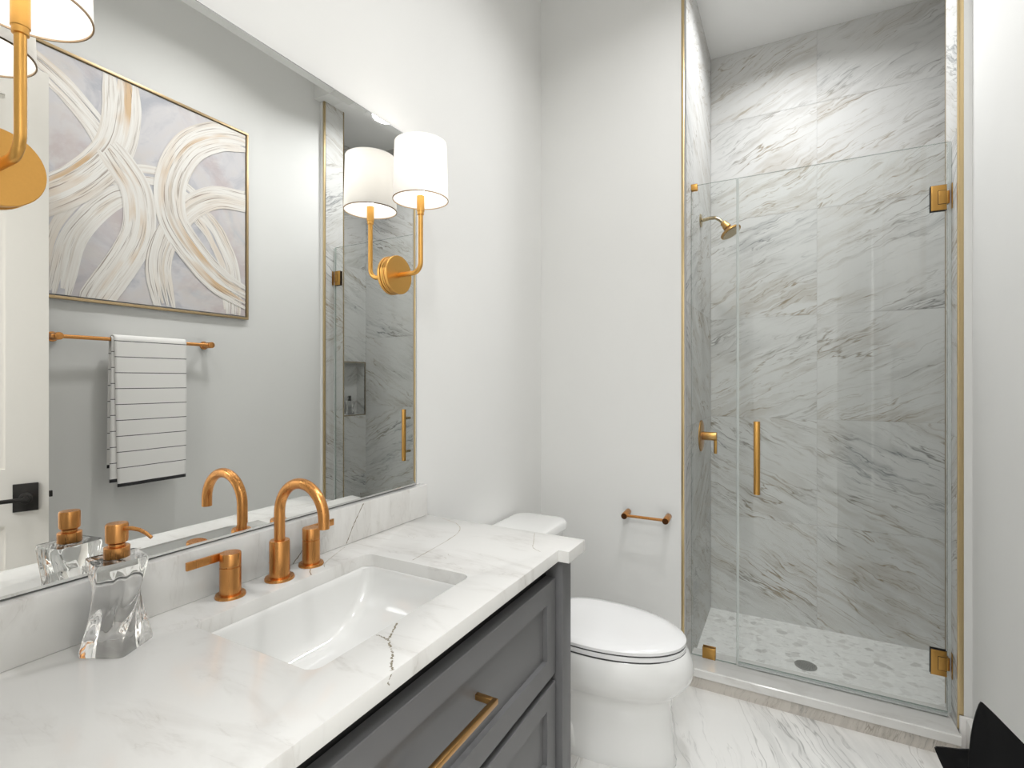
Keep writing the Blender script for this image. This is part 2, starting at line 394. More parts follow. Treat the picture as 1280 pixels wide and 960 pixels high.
# tiled shower walls
def tile_wall(mb, org, ud, us, vs, seed, flipfn, hole=None, gap=0.0006):
    """org + ud*u + z*v ; us, vs = joint positions; flipfn(i,j)-> mirror the vein direction"""
    rnd = random.Random(seed); org = Vector(org); ud = Vector(ud)
    for i in range(len(us)-1):
        for j in range(len(vs)-1):
            ox, oy = rnd.uniform(0, 20), rnd.uniform(0, 20); fl = -1 if flipfn(i, j) else 1
            rects = [(us[i], us[i+1], vs[j], vs[j+1])]
            if hole:
                h0, h1, h2, h3 = hole; out = []
                for (a, b, c, d) in rects:
                    if b <= h0 or a >= h1 or d <= h2 or c >= h3: out.append((a, b, c, d)); continue
                    if a < h0: out.append((a, h0, c, d))
                    if b > h1: out.append((h1, b, c, d))
                    l, r = max(a, h0), min(b, h1)
                    if c < h2: out.append((l, r, c, h2))
                    if d > h3: out.append((l, r, h3, d))
                rects = out
            for (a, b, c, d) in rects:
                if b-a < 0.002 or d-c < 0.002: continue
                a += gap if a == us[i] else 0; b -= gap if b == us[i+1] else 0; c += gap if c == vs[j] else 0; d -= gap if d == vs[j+1] else 0
                P = [(a,c),(b,c),(b,d),(a,d)]
                mb.face([org + ud*p[0] + Vector((0,0,p[1])) for p in P], 0, [((p[0]+ox), fl*(p[1])+oy) for p in P])
    return mb
VJ = [0.0, 0.565, 1.113, 1.656, 2.204, 2.752, ZC]
mb = tile_wall(MB(), (0, YS, 0), (1,0,0), [XL, 1.191, XS], VJ, 14, lambda i, j: j < 2)
mb.box((XL-0.15, YS+0.0015, -0.05), (XS+0.15, YS+0.12, ZC), 1)
struct('wall_shower_back', mb, [M['tile'], M['grout']])
mb = tile_wall(MB(), (XL, 0, 0), (0,1,0), [2.285, 2.47, YS], VJ, 22, lambda i, j: j % 2 == 0)
mb.box((XL-0.0015, YB+0.0, -0.05), (0.655+0.001, YS+0.0015, ZC), 1)
mb.box((0.655+0.001, YB+0.12, -0.05), (XL-0.12, YS+0.0015, ZC), 1)
struct('wall_shower_left', mb, [M['tile'], M['grout']])
NI = (2.77, 3.062, 1.045, 1.455)
mb = tile_wall(MB(), (XS, 0, 0), (0,1,0), [2.50, YS], VJ, 31, lambda i, j: j < 4, hole=NI)
n0, n1, n2, n3 = NI; dx = 0.09
for pts in ([(XS+dx,n0,n2),(XS+dx,n1,n2),(XS+dx,n1,n3),(XS+dx,n0,n3)], [(XS,n0,n2),(XS+dx,n0,n2),(XS+dx,n0,n3),(XS,n0,n3)],
            [(XS,n1,n2),(XS+dx,n1,n2),(XS+dx,n1,n3),(XS,n1,n3)], [(XS,n0,n3),(XS+dx,n0,n3),(XS+dx,n1,n3),(XS,n1,n3)], [(XS,n0,n2),(XS+dx,n0,n2),(XS+dx,n1,n2),(XS,n1,n2)]):
    mb.face(pts, 0, [(p[0]+p[1]+4, p[2]+5) for p in pts])
mb.box((XS+0.0015, 2.50, -0.05), (XS+0.15, n0-0.001, ZC), 1); mb.box((XS+0.0015, n1+0.001, -0.05), (XS+0.15, YS+0.12, ZC), 1)
mb.box((XS+0.0015, n0-0.001, -0.05), (XS+0.15, n1+0.001, n2-0.001), 1); mb.box((XS+0.0015, n0-0.001, n3+0.001), (XS+0.15, n1+0.001, ZC), 1)
mb.box((XS+dx+0.001, n0-0.001, n2-0.001), (XS+0.15, n1+0.001, n3+0.001), 1)
struct('wall_shower_right', mb, [M['tile'], M['grout']])
# niche edge trim
mb = MB(); w = 0.008
mb.box((XS-0.002, n0-w, n2-w), (XS+0.006, n1+w, n2)).box((XS-0.002, n0-w, n3), (XS+0.006, n1+w, n3+w)).box((XS-0.002, n0-w, n2), (XS+0.006, n0, n3)).box((XS-0.002, n1, n2), (XS+0.006, n1+w, n3))
struct('trim_3', mb, M['nickel'])
# jamb to the right of the opening (tile layer stands 12 mm proud of the painted wall)
XJ = 1.588
mb = tile_wall(MB(), (XJ, 0, 0), (0,1,0), [2.346, 2.50], VJ, 41, lambda i, j: j % 2)
tile_wall(mb, (0, 2.50, 0), (1,0,0), [XJ, XS], VJ, 43, lambda i, j: j % 2)
mb.box((XJ+0.0015, 2.346, 0), (XS+0.15, 2.4985, ZC), 1)
struct('wall_shower_front', mb, [M['tile'], M['grout']])
struct('trim_1', MB().box((XJ-0.001, 2.335, 0.085), (1.6045, 2.3455, ZC), 0, 0.0015), M['trimgold'])
struct('trim_2', MB().box((0.655, YB-0.002, 0.086), (0.668, YB+0.012, ZC), 0, 0.0015), M['trimgold'])
struct('trim_4', MB().box((XJ-0.0015, 2.492, 0.086), (XJ+0.006, 2.5015, ZC)), M['nickel'])
# baseboards
def baseb(name, pts):
    mb = MB(); mb.box(pts[0], pts[1], 0, 0.004); struct(name, mb, M['base'])
baseb('baseboard_right', ((XR-0.022, YR, 0), (XR, 2.318, 0.135)))
baseb('baseboard_shower', ((1.590, 2.318, 0), (XR, 2.3345, 0.137)))
baseb('baseboard_back', ((-0.012, YB-0.014, 0), (0.62, YB, 0.135)))
# shower floor and curb
mb = MB(); mb.box((XL, 2.48, -0.05), (XS, YS, 0.03)); struct('floor_shower', mb, M['mosaic'])
mb = MB()
for (a, b, u0) in ((0.668, XJ, 0.3),):
    for k in range(2):
        x0, x1 = (a, 1.12) if k == 0 else (1.12, b)
        P = [(x0+0.0005, 0.0), (x1-0.0005, 0.0), (x1-0.0005, 0.052), (x0+0.0005, 0.052)]
        mb.face([(p[0], 2.298, p[1]) for p in P], 0, [(p[0]+k*3, p[1]+k) for p in P])
        mb.face([(p[0], 2.482, p[1]+0.02) for p in P], 0, [(p[0]+k*3+7, p[1]+k) for p in P])
mb.box((0.668, 2.2995, 0.0), (XJ, 2.4805, 0.052), 1)
cb = mb.done('shower_curb', [M['curbtile'], M['grout']]); cb['kind'] = 'structure'
mb = MB()
sl = [(2.287, 0.052), (2.287, 0.082), (2.291, 0.086), (2.493, 0.073), (2.496, 0.070), (2.496, 0.048), (2.30, 0.0521)]
mb.rings([[(x, p[0], p[1]) for p in sl] for x in (0.669, XJ-0.001)], smooth=False)
o = mb.done('curb_slab', M['quartz'], cb)
# ceiling lights
def downlight(x, y, z, label):
    t = thing('ceiling_light', label, 'ceiling light', (x, y, z))
    MB().lathe((x, y, z), [(0.058, -0.002), (0.075, -0.004), (0.078, 0.0), (0.058, 0.0)], 'z', 36, cap0=False, cap1=False).done('trim_ring', M['ceiling'], t)
    MB().lathe((x, y, z), [(0.058, -0.001), (0.058, -0.0005)], 'z', 36).done('lens', M['lens'], t)
downlight(1.10, 2.50, ZC, 'round recessed downlight in the ceiling inside the shower')
downlight(0.93, 1.50, ZR, 'round recessed downlight in the ceiling in front of the toilet')
downlight(0.93, 0.45, ZR, 'round recessed downlight in the ceiling nearest the doorway')

# ================================================================ VANITY
CT = 0.874; XF = 0.536; XB = 0.566; Y0 = 0.165; Y1 = 1.34; YC = 0.753
van = thing('vanity_cabinet', 'gray painted vanity cabinet with shaker drawers under the white counter', 'cabinet', (0.27, YC, 0))
mb = MB()
mb.box((-0.010, 0.215, 0.10), (0.49, 0.233, 0.843)).box((-0.010, 1.273, 0.10), (0.49, 1.291, 0.843)).box((-0.010, 0.233, 0.10), (0.49, 1.273, 0.118))
mb.box((-0.010, 0.233, 0.118), (0.0, 1.273, 0.843))
mb.done('body', M['cab'], van)
MB().box((0.480, 0.234, 0.119), (0.489, 1.272, 0.842)).done('drawer_gap_shade', M['gapshade'], van)  # dark sheet added behind the drawers as shade in the gaps
for (a, b) in ((1.243, 1.302), (0.204, 0.263)):
    lg = MB().box((0.491, a, 0.0), (0.54, b, 0.843), 0, 0.002).done('leg', M['cab'], van)
for (a, b) in ((1.252, 1.302), (0.204, 0.254)):
    MB().box((-0.010, a+0.002, 0.0), (0.04, b-0.002, 0.099), 0, 0.002).done('leg', M['cab'], van)
def shaker(x0, x1, ya, yb, za, zb, st, rec, parent, name, mat):
    mb = MB(); xr = x1-rec; bv = 0.0
    out = [(ya, za), (yb, za), (yb, zb), (ya, zb)]; inn = [(ya+st, za+st), (yb-st, za+st), (yb-st, zb-st), (ya+st, zb-st)]
    rg = [[(x0, p[0], p[1]) for p in out], [(x1-0.0015, p[0], p[1]) for p in out]]
    o2 = [(ya+.0015, za+.0015), (yb-.0015, za+.0015), (yb-.0015, zb-.0015), (ya+.0015, zb-.0015)]
    rg += [[(x1, p[0], p[1]) for p in o2], [(x1, p[0], p[1]) for p in inn]]
    i2 = [(ya+st+.002, za+st+.002), (yb-st-.002, za+st+.002), (yb-st-.002, zb-st-.002), (ya+st+.002, zb-st-.002)]
    rg += [[(xr, p[0], p[1]) for p in i2]]
    mb.rings(rg, smooth=False); return mb.done(name, mat, parent)
for k, (za, zb) in enumerate(((0.548, 0.797), (0.287, 0.528), (0.125, 0.268))):
    dr = shaker(0.495, 0.525, 0.272, 1.232, za, zb, 0.052 if k < 2 else 0.04, 0.011, van, 'drawer', M['cab'])
    zc = (za+zb)/2 + (0.012 if k == 0 else 0)
    mb = MB(); s = 0.0055
    mb.box((0.550, YC-0.128, zc-s), (0.561, YC+0.116, zc+s), 0, 0.0008)
    mb.box((0.513, YC-0.128, zc-s), (0.551, YC-0.117, zc+s), 0, 0.0008).box((0.513, YC+0.105, zc-s), (0.551, YC+0.116, zc+s), 0, 0.0008)
    mb.done('drawer_pull', M['brassd'], dr)

# countertop with sink cutout
def rrect(x0, x1, y0, y1, r, n=8):
    P = []
    for cx, cy, a in ((x1-r, y1-r, 0), (x0+r, y1-r, 90), (x0+r, y0+r, 180), (x1-r, y0+r, 270)):
        for i in range(n+1):
            t = math.radians(a+90*i/n); P.append((cx+r*math.cos(t), cy+r*math.sin(t)))
    return P
ct = thing('countertop', 'white quartz vanity countertop with faint brown veins and a sink cutout', 'countertop', (0.27, YC, CT-0.03))
bm = bmesh.new(); uvl = bm.loops.layers.uv.new('UVMap')
outer = [(-0.011, Y0), (XB, Y0), (XB, 0.282), (XF, 0.282), (XF, 1.224), (XB, 1.224), (XB, Y1), (-0.011, Y1)]
hole = rrect(0.115, 0.430, 0.535, 0.971, 0.022)
def loop(P, z):
    vs = [bm.verts.new((p[0], p[1], z)) for p in P]; return [bm.edges.new((vs[i], vs[(i+1) % len(vs)])) for i in range(len(vs))], vs
e1, v1 = loop(outer, CT); e2, v2 = loop(hole, CT)
bmesh.ops.triangle_fill(bm, edges=e1+e2, use_beauty=True)
bad = [f for f in bm.faces if all(v in v2 for v in f.verts)]
if bad: bmesh.ops.delete(bm, geom=bad, context='FACES')
r = bmesh.ops.extrude_face_region(bm, geom=list(bm.faces))
bmesh.ops.translate(bm, verts=[v for v in r['geom'] if isinstance(v, bmesh.types.BMVert)], vec=(0, 0, -0.03))
bmesh.ops.recalc_face_normals(bm, faces=bm.faces)
es = [e for e in bm.edges if len(e.link_faces) == 2 and e.calc_face_angle(0) > 0.8 and all(abs(v.co.z-CT) < 1e-5 for v in e.verts)]
bmesh.ops.bevel(bm, geom=es, offset=0.0018, segments=2, profile=0.5, affect='EDGES')
mb = MB.__new__(MB); mb.bm = bm; mb.uv = bm.loops.layers.uv.get('UVMap')
rv = random.Random(5)
def vein_strip(mb, pts, w, plane, mi, speck=False):
    """thin mineral vein lying in the polished face"""
    pts = [Vector(p) for p in pts]
    sm = []
    for i in range(len(pts)-1):
        p0, p1, p2, p3 = pts[max(i-1,0)], pts[i], pts[i+1], pts[min(i+2, len(pts)-1)]
        for k in range(10):
            t = k/10; sm.append(0.5*((2*p1)+(p2-p0)*t+(2*p0-5*p1+4*p2-p3)*t*t+(3*p1-p0-3*p2+p3)*t*t*t))
    sm.append(pts[-1]); L = []
    for i, p in enumerate(sm):
        d = (sm[min(i+1, len(sm)-1)]-sm[max(i-1, 0)]).normalized(); nrm = Vector((-d.y, d.x)); ww = w*rv.uniform(0.35, 1.0)
        j = nrm*rv.uniform(-0.5, 0.5)*w*(0.9 if speck else 0.4)
        L.append((p+j+nrm*ww/2, p+j-nrm*ww/2))
    for i, ((a, b), (c, d)) in enumerate(zip(L, L[1:])):
        if speck and rv.random() < 0.14: continue
        mb.face([plane(a), plane(c), plane(d), plane(b)], mi)
top = lambda p: (p[0], p[1], CT+0.00025)
vein_strip(mb, [(0.09, 1.328), (0.165, 1.30), (0.214, 1.242), (0.235, 1.156), (0.251, 0.985)], 0.0030, top, 2)
vein_strip(mb, [(0.416, 1.33), (0.452, 1.25), (0.470, 1.21), (0.502, 1.189)], 0.0024, top, 2)
vein_strip(mb, [(0.436, 0.716), (0.452, 0.685), (0.462, 0.664)], 0.0048, top, 1, True)
vein_strip(mb, [(0.434, 0.666), (0.448, 0.666), (0.462, 0.662)], 0.0030, top, 1, True)
vein_strip(mb, [(0.462, 0.664), (0.483, 0.648), (0.500, 0.632), (0.518, 0.611), (0.533, 0.594)], 0.0048, top, 1, True)
vein_strip(mb, [(0.030, 0.978), (0.05, 0.93), (0.078, 0.870), (0.098, 0.85)], 0.0022, top, 2)
vein_strip(mb, [(0.072, 0.832), (0.090, 0.815), (0.112, 0.800)], 0.0035, top, 1)
for (xa, ya, n) in ((0.30, 1.05, 5), (0.12, 1.13, 4)):
    for k in range(n):
        a, b = xa+rv.uniform(-.02, .02), ya+rv.uniform(-.02, .02); vein_strip(mb, [(a, b), (a+rv.uniform(-.008,.008), b+rv.uniform(-.008,.008))], 0.0016, top, 2, True)
front = lambda p: (XF+0.0002, p[0], p[1])
vein_strip(mb, [(0.590, 0.872), (0.583, 0.864), (0.586, 0.858)], 0.003, front, 1, True)
MB.done(mb, 'slab', [M['quartz'], M['qvein'], M['qvein_soft']], ct, recalc=False)
mb = MB(); mb.box((-0.011, Y0, CT+0.0002), (0.020, Y1, 0.975), 0, 0.0015)
bs = lambda p: (0.0203, p[0], p[1])
vein_strip(mb, [(1.055, 0.972), (1.02, 0.925), (0.992, 0.877)], 0.0036, bs, 1)
vein_strip(mb, [(0.868, 0.925), (0.85, 0.90), (0.824, 0.876)], 0.0036, bs, 1)
bsp = mb.done('backsplash', [M['quartz'], M['qvein'], M['qvein_soft']], None, (0.0, YC, CT)); tag(bsp, 'low quartz backsplash strip between the countertop and the mirror', 'backsplash')

# undermount sink
snk = thing('sink', 'white rectangular undermount sink set in the quartz counter', 'sink', (0.2725, YC, CT-0.17))
mb = MB(); R = []
cx, cy, hx, hy = 0.2725, YC, 0.1575, 0.218
def sec(sx, sy, z, r): return [(p[0], p[1], z) for p in rrect(cx-sx, cx+sx, cy-sy, cy+sy, r, 7)]
R.append(sec(hx+0.022, hy+0.022, CT-0.0302, 0.04)); R.append(sec(hx+0.001, hy+0.001, CT-0.0302, 0.022))
R.append(sec(hx-0.002, hy-0.002, CT-0.034, 0.026))
for k in range(1, 15):
    a = k/14*PI/2; d = 0.128*math.sin(a)**1.0
    sx = (hx-0.003)*(0.52+0.48*math.cos(a)**0.30); sy = (hy-0.003)*(0.22+0.78*math.cos(a)**0.95)
    R.append(sec(sx, sy, CT-0.034-d, min(0.026+0.006*k/14, sx*0.95, sy*0.95)))
mb.rings(R, smooth=True, cap0=False, cap1=True)
inner = len(mb.bm.faces)
o = mb.done('basin', M['sink'], snk, recalc=False)
so = o.modifiers.new('thick', 'SOLIDIFY'); so.thickness = 0.009; so.offset = -1.0
mb = MB(); zd = CT-0.034-0.128
mb.lathe((cx, cy, zd), [(0.032, 0.0005), (0.031, 0.003), (0.024, 0.004), (0.022, 0.0015), (0.018, 0.0015), (0.017, 0.006), (0.0, 0.008)], 'z', 36, cap0=False, cap1=False)
mb.done('drain', M['copper'], snk)

# faucet: spout and two lever handles
fau = thing('faucet', 'brushed copper widespread faucet with gooseneck spout and two lever handles', 'faucet', (0.06, YC, CT))
def spout(x, y):
    t = fau
    MB().lathe((x, y, CT), [(0.031, 0), (0.0315, 0.002), (0.030, 0.006), (0.0225, 0.0072)], 'z', 44).done('base_flange', M['copper'], t)
    MB().lathe((x, y, CT), [(0.0213, 0.006), (0.0213, 0.084), (0.0200, 0.0865), (0.0125, 0.0868)], 'z', 44).done('body', M['copper'], t)
    pts = [(x, y, CT+0.084), (x, y, CT+0.11), (x, y, CT+0.145)]; r = 0.0700; zc = 1.022
    pts += [(x+r-r*math.cos(PI*i/26), y, zc+r*math.sin(PI*i/26)) for i in range(0, 27)] + [(x+2*r, y, 1.004)]
    pts = [p for i, p in enumerate(pts) if i == 0 or (Vector(p)-Vector(pts[i-1])).length > 1e-4]
    sp = MB().tube(pts, 0.0115, 26).done('spout', M['copper'], t)
    MB().lathe((x+2*r, y, 1.0035), [(0.0085, 0.001), (0.0085, 0.0004)], 'z', 24).done('aerator', M['hole'], sp)
    MB().cyl((x-0.022, y, CT+0.03), (x-0.034, y, CT+0.03), 0.0025).done('lift_rod', M['copper'], t)
spout(0.066, YC)
def tap(x, y, s):
    h = MB().lathe((x, y, CT), [(0.0200, 0.006), (0.0200, 0.0605), (0.0185, 0.0612), (0.0185, 0.0632), (0.0200, 0.064), (0.0200, 0.0875), (0.0188, 0.089)], 'z', 44).done('handle', M['copper'], fau)
    MB().lathe((x, y, CT), [(0.0285, 0), (0.029, 0.002), (0.0275, 0.006), (0.021, 0.007)], 'z', 44).done('base_flange', M['copper'], h)
    mb = MB(); mb.box((x-0.0165, y+s*0.006, CT+0.0735), (x-0.0105, y+s*0.080, CT+0.0895), 0, 0.0006)
    mb.done('lever', M['copper'], h)
tap(0.057, 0.645, -1)
tap(0.057, 0.846, 1)

# ================================================================ MIRROR (bevelled, frameless)
mir = thing('mirror', 'large frameless rectangular mirror on the wall above the vanity', 'mirror', (-0.012, YC, 0.976))
my0, my1, mz0, mz1 = 0.194, 1.312, 0.9765, 2.0915; bw = 0.021
mb = MB()
q = lambda x, d: [(x, my0+d, mz0+d), (x, my1-d, mz0+d), (x, my1-d, mz1-d), (x, my0+d, mz1-d)]
mb.rings([q(-0.0115, 0), q(-0.0010, 0)], 1, False, True, False)
mb.rings([q(-0.0010, 0), q(-0.0009, 0.0016)], 1, False, False, False)
mb.rings([q(-0.0009, 0.0016), q(0.0, bw)], 0, False, False, True)
bmesh.ops.remove_doubles(mb.bm, verts=mb.bm.verts, dist=1e-6)
mb.done('mirror_glass', [M['mirror'], M['mirror_edge']], mir, autosm=False)

# ================================================================ SCONCES
def sconce(y, label):
    x = 0.10; z = 1.637
    t = thing('wall_sconce', label, 'wall light', (0.0, y, z))
    mb = MB(); mb.lathe((0.0005, y, z), [(0.056, 0), (0.057, 0.001), (0.057, 0.006), (0.0545, 0.0068), (0.0545, 0.0085)], 'x', 52)
    mb.done('wall_plate', M['gold'], t)
    mb = MB(); mb.lathe((0.0092, y, z), [(0.0575, 0), (0.0585, 0.001), (0.0585, 0.008), (0.0572, 0.0092)], 'x', 52); mb.done('face_plate', M['gold'], t)
    pts = [(0.015, y, z), (0.04, y, z)]; r = 0.028; r = 0.030
    pts += [(x-r+r*math.sin(PI/2*i/10), y, z+r-r*math.cos(PI/2*i/10)) for i in range(11)] + [(x, y, z+0.10), (x, y, z+0.178)]
    MB().tube(pts, 0.0072, 22).done('arm', M['gold'], t)
    MB().lathe((x, y, z+0.170), [(0.0072, 0), (0.0098, 0.001), (0.0098, 0.010), (0.0112, 0.011), (0.0112, 0.056), (0.009, 0.058)], 'z', 28).done('candle_sleeve', M['gold'], t)
    zb, zt, rb, rt = 1.850, 2.018, 0.0815, 0.0765; th = 0.0012; n = 64
    mb = MB(); c = (x, y, 0)
    mb.lathe(c, [(rb, zb), (rt, zt), (rt-th, zt), (rb-th, zb), (rb, zb)], 'z', n, cap0=False, cap1=False)
    sh = mb.done('lamp_shade', M['shade'], t)
    mb = MB(); mb.lathe(c, [(rb+0.0006, zb-0.0004), (rb+0.0006, zb+0.002), (rb-th-0.0004, zb+0.002), (rb-th-0.0004, zb-0.0004), (rb+0.0006, zb-0.0004)], 'z', n, cap0=False, cap1=False)
    mb.done('shade_rim', M['rim'], sh)
    mb = MB(); mb.lathe((x, y, z+0.228), [(0.0085, 0), (0.010, 0.010), (0.019, 0.035), (0.0195, 0.05), (0.014, 0.064), (0.004, 0.070)], 'z', 24)
    mb.done('bulb', M['bulb'], t)
    l = bpy.data.lights.new('bulb_light', 'POINT'); l.energy = LP['sconce']; l.color = (1.0, 0.965, 0.92); l.shadow_soft_size = 0.022
    lo = bpy.data.objects.new('bulb_light', l); COL.objects.link(lo); lo.parent = t; lo.location = (x, 0, 0.335)
sconce(1.206, 'gold wall sconce with lit white drum shade at the far end of the mirror')
sconce(0.306, 'gold wall sconce cut off by the upper left corner, nearest the door')

# ================================================================ SOAP DISPENSER
def dispenser(x, y, z, s, ang, crystal, metal, label, dark=False, cat='soap dispenser'):
    t = thing('soap_dispenser', label, cat, (x, y, z))
    mb = MB(); R = []
    H = 0.148*s; n = 9
    for k in range(n*3+1):
        f = k/(n*3); zz = z+0.0003+H*f
        wst = 1.0-0.20*math.sin(PI*min(1, f*1.02))**1.3
        hw = 0.036*s*(1.06-0.04*f)*wst; a = ang + math.radians(52)*(1-(0.5+0.5*math.cos(PI*f))) if not dark else ang
        if f in (0.0, 1.0): hw *= 0.97
        P = []
        for q in range(96):
            th = 2*PI*q/96; c_, s_ = math.cos(th), math.sin(th); e = 9.0
            rr_ = hw/((abs(c_)**e+abs(s_)**e)**(1/e)); fl = 1+0.030*math.cos(12*th)*math.sin(PI*f)**1.5
            P.append((rr_*c_*fl, rr_*s_*fl))
        R.append([(x+p[0]*math.cos(a)-p[1]*math.sin(a), y+p[0]*math.sin(a)+p[1]*math.cos(a), zz) for p in P])
    mb.rings(R, smooth=True); bt = mb.done('bottle', crystal, t)
    zt = z+0.0003+H
    mb = MB(); mb.lathe((x, y, zt), [(0.0175*s, 0.0004), (0.0180*s, 0.001), (0.0180*s, 0.018*s), (0.0165*s, 0.019*s), (0.0115*s, 0.019*s), (0.0115*s, 0.023*s)], 'z', 32); mb.done('collar', metal, t)
    mb = MB(); mb.lathe((x, y, zt), [(0.0110*s, 0.0232*s), (0.0150*s, 0.026*s), (0.0158*s, 0.029*s), (0.0158*s, 0.054*s), (0.0145*s, 0.0565*s), (0.010*s, 0.057*s)], 'z', 32)
    pt = mb.done('pump_head', metal, t)
    d = Vector((math.cos(0.36), math.sin(0.36), 0)); p0 = Vector((x, y, zt+0.048*s))
    pts = [p0+d*0.010*s, p0+d*0.028*s+Vector((0,0,0.001*s)), p0+d*0.042*s+Vector((0,0,-0.001*s)), p0+d*0.054*s+Vector((0,0,-0.006*s)), p0+d*0.064*s+Vector((0,0,-0.013*s))]
    MB().tube(pts, 0.003*s, 14, rs=[0.0038*s, 0.0034*s, 0.0031*s, 0.0029*s, 0.0027*s]).done('spout', metal, pt)
dispenser(0.084, 0.432, CT, 1.0, math.radians(28), M['crystal'], M['copper'], 'clear twisted crystal soap dispenser with copper pump on the counter')
dispenser(2.0, 2.95, 1.046, 0.72, 0.4, M['crystal'], M['black'], 'small clear bottle with black pump standing in the shower niche', True)

# ================================================================ TOILET
TY = 1.80
toi = thing('toilet', 'white two-piece toilet between the vanity and the shower wall', 'toilet', (0.35, TY, 0))
def egg(xb, xf, hw, z, n=48, pw=2.3, back=0.82):
    """elongated bowl outline: blunt at the tank end, round at the front"""
    P = []; cxm = xb+(xf-xb)*0.42
    for i in range(n):
        a = 2*PI*i/n; c, s = math.cos(a), math.sin(a)
        if c >= 0: x = cxm+(xf-cxm)*abs(c)**1.0; y = hw*(abs(s)**(1.0))*(1 if s > 0 else -1)
        else: x = cxm-(cxm-xb)*abs(c)**0.75; y = hw*(abs(s)**0.75)*(1 if s > 0 else -1)
        P.append((x, TY+y, z))
    return P
mb = MB()
mb.rings([egg(.16, .724, .120, 0.0), egg(.16, .726, .122, 0.012), egg(.165, .720, .117, 0.03), egg(.17, .712, .114, .12), egg(.18, .708, .118, .19), egg(.19, .712, .130, .225),
          egg(.20, .730, .152, .250), egg(.205, .757, .175, .275), egg(.21, .777, .188, .305), egg(.21, .783, .192, .33), egg(.21, .778, .189, .36), egg(.215, .766, .184, .388), egg(.22, .758, .178, .395)])
mb.done('bowl', M['china'], toi)
# trapway relief on the sides
mb = MB()
for s in (-1, 1):
    pts = [(0.19, TY+s*0.085, 0.04), (0.20, TY+s*0.098, 0.14), (0.26, TY+s*0.10, 0.20), (0.33, TY+s*0.10, 0.17), (0.37, TY+s*0.098, 0.09), (0.39, TY+s*0.09, 0.03)]
    mb.tube(pts, 0.03, 16)
mb.done('trapway', M['china'], toi)
MB().rings([egg(.235, .752, .178, .395), egg(.232, .757, .182, .398), egg(.232, .757, .182, .409), egg(.235, .752, .178, .4125)]).done('seat', M['seat'], toi)
MB().rings([egg(.232, .7565, .1815, .3925), egg(.232, .7565, .1815, .3975)]).done('seat_seam_shade', M['seam'], toi)  # dark ring drawn as the shaded gap under the seat
MB().rings([egg(.232, .7545, .1795, .4118), egg(.232, .7545, .1795, .4162)]).done('lid_seam_shade', M['seam'], toi)  # dark ring drawn as the shaded gap under the lid
MB().rings([egg(.236, .750, .178, .4155), egg(.232, .757, .184, .4185), egg(.232, .757, .184, .428), egg(.238, .748, .177, .4345), egg(.26, .71, .150, .438), egg(.32, .62, .09, .4395)]).done('lid', M['seat'], toi)
def rr(x0, x1, y0, y1, z, r): return [(p[0], p[1], z) for p in rrect(x0, x1, y0, y1, r, 7)]
mb = MB(); mb.rings([rr(.035, .215, TY-.195, TY+.195, .36, .04), rr(.028, .222, TY-.203, TY+.203, .40, .045), rr(.02, .232, TY-.218, TY+.218, .66, .05), rr(.02, .233, TY-.219, TY+.219, .694, .05)])
mb.box((.06, TY-.13, .30), (.26, TY+.13, .392), 0, 0.02, 3)
mb.done('tank', M['china'], toi)
mb = MB(); mb.rings([rr(.006, .243, TY-.226, TY+.226, .695, .055), rr(.003, .248, TY-.230, TY+.230, .700, .06), rr(.003, .248, TY-.230, TY+.230, .722, .06), rr(.007, .243, TY-.225, TY+.225, .7285, .056), rr(.02, .23, TY-.21, TY+.21, .731, .045)])
mb.done('tank_lid', M['china'], toi)
mb = MB(); mb.cyl((0.232, TY-.16, .65), (0.246, TY-.16, .65), 0.012, bev=0.002).box((0.246, TY-.165, .644), (0.253, TY-.10, .656), 0, 0.002); mb.done('flush_lever', M['chrome'], toi)

# ================================================================ PAPER HOLDER on the back wall
tp = thing('paper_holder', 'small empty copper toilet paper holder on the wall beside the shower', 'toilet paper holder', (0.515, YB, 0.715))
for xx in (0.424, 0.602):
    p = MB().cyl((xx, YB-0.0006, 0.722), (xx, YB-0.070, 0.716), 0.0135, bev=0.001).done('post', M['copper'], tp)
    MB().cyl((xx, YB-0.0703, 0.716), (xx, YB-0.0715, 0.716), 0.0128).done('end_cap', M['copper_dark'], p)
MB().cyl((0.424, YB-0.058, 0.717), (0.602, YB-0.058, 0.717), 0.0062).done('bar', M['copper'], tp)

# ================================================================ SHOWER FIXTURES
GY = 2.4186; GT = 2.193; GB = 0.082
def pane(x0, x1, z0, z1, name, parent):
    mb = MB(); y0, y1 = GY-0.005, GY+0.005
    P = [(x0,y0,z0),(x1,y0,z0),(x1,y1,z0),(x0,y1,z0),(x0,y0,z1),(x1,y0,z1),(x1,y1,z1),(x0,y1,z1)]
    vs = [mb.bm.verts.new(p) for p in P]
    for q, mi in (((3,2,1,0),1),((4,5,6,7),1),((0,1,5,4),0),((1,2,6,5),1),((2,3,7,6),0),((3,0,4,7),1)):
        f = mb.bm.faces.new([vs[i] for i in q]); f.material_index = mi
    return mb.done(name, [M['glass'], M['glass_edge']], parent)
fp = thing('glass_panel', 'narrow fixed clear glass panel on the left of the shower opening', 'shower glass', (0.77, GY, 0.08))
pane(XL+0.001, 0.8625, 0.0795, GT, 'pane', fp)
MB().box((0.724, GY-0.012, 0.0785), (0.778, GY-0.0055, 0.128), 0, 0.0012).box((0.724, GY+0.0055, 0.0785), (0.778, GY+0.012, 0.128), 0, 0.0012).done('floor_clamp', M['brass'], fp)
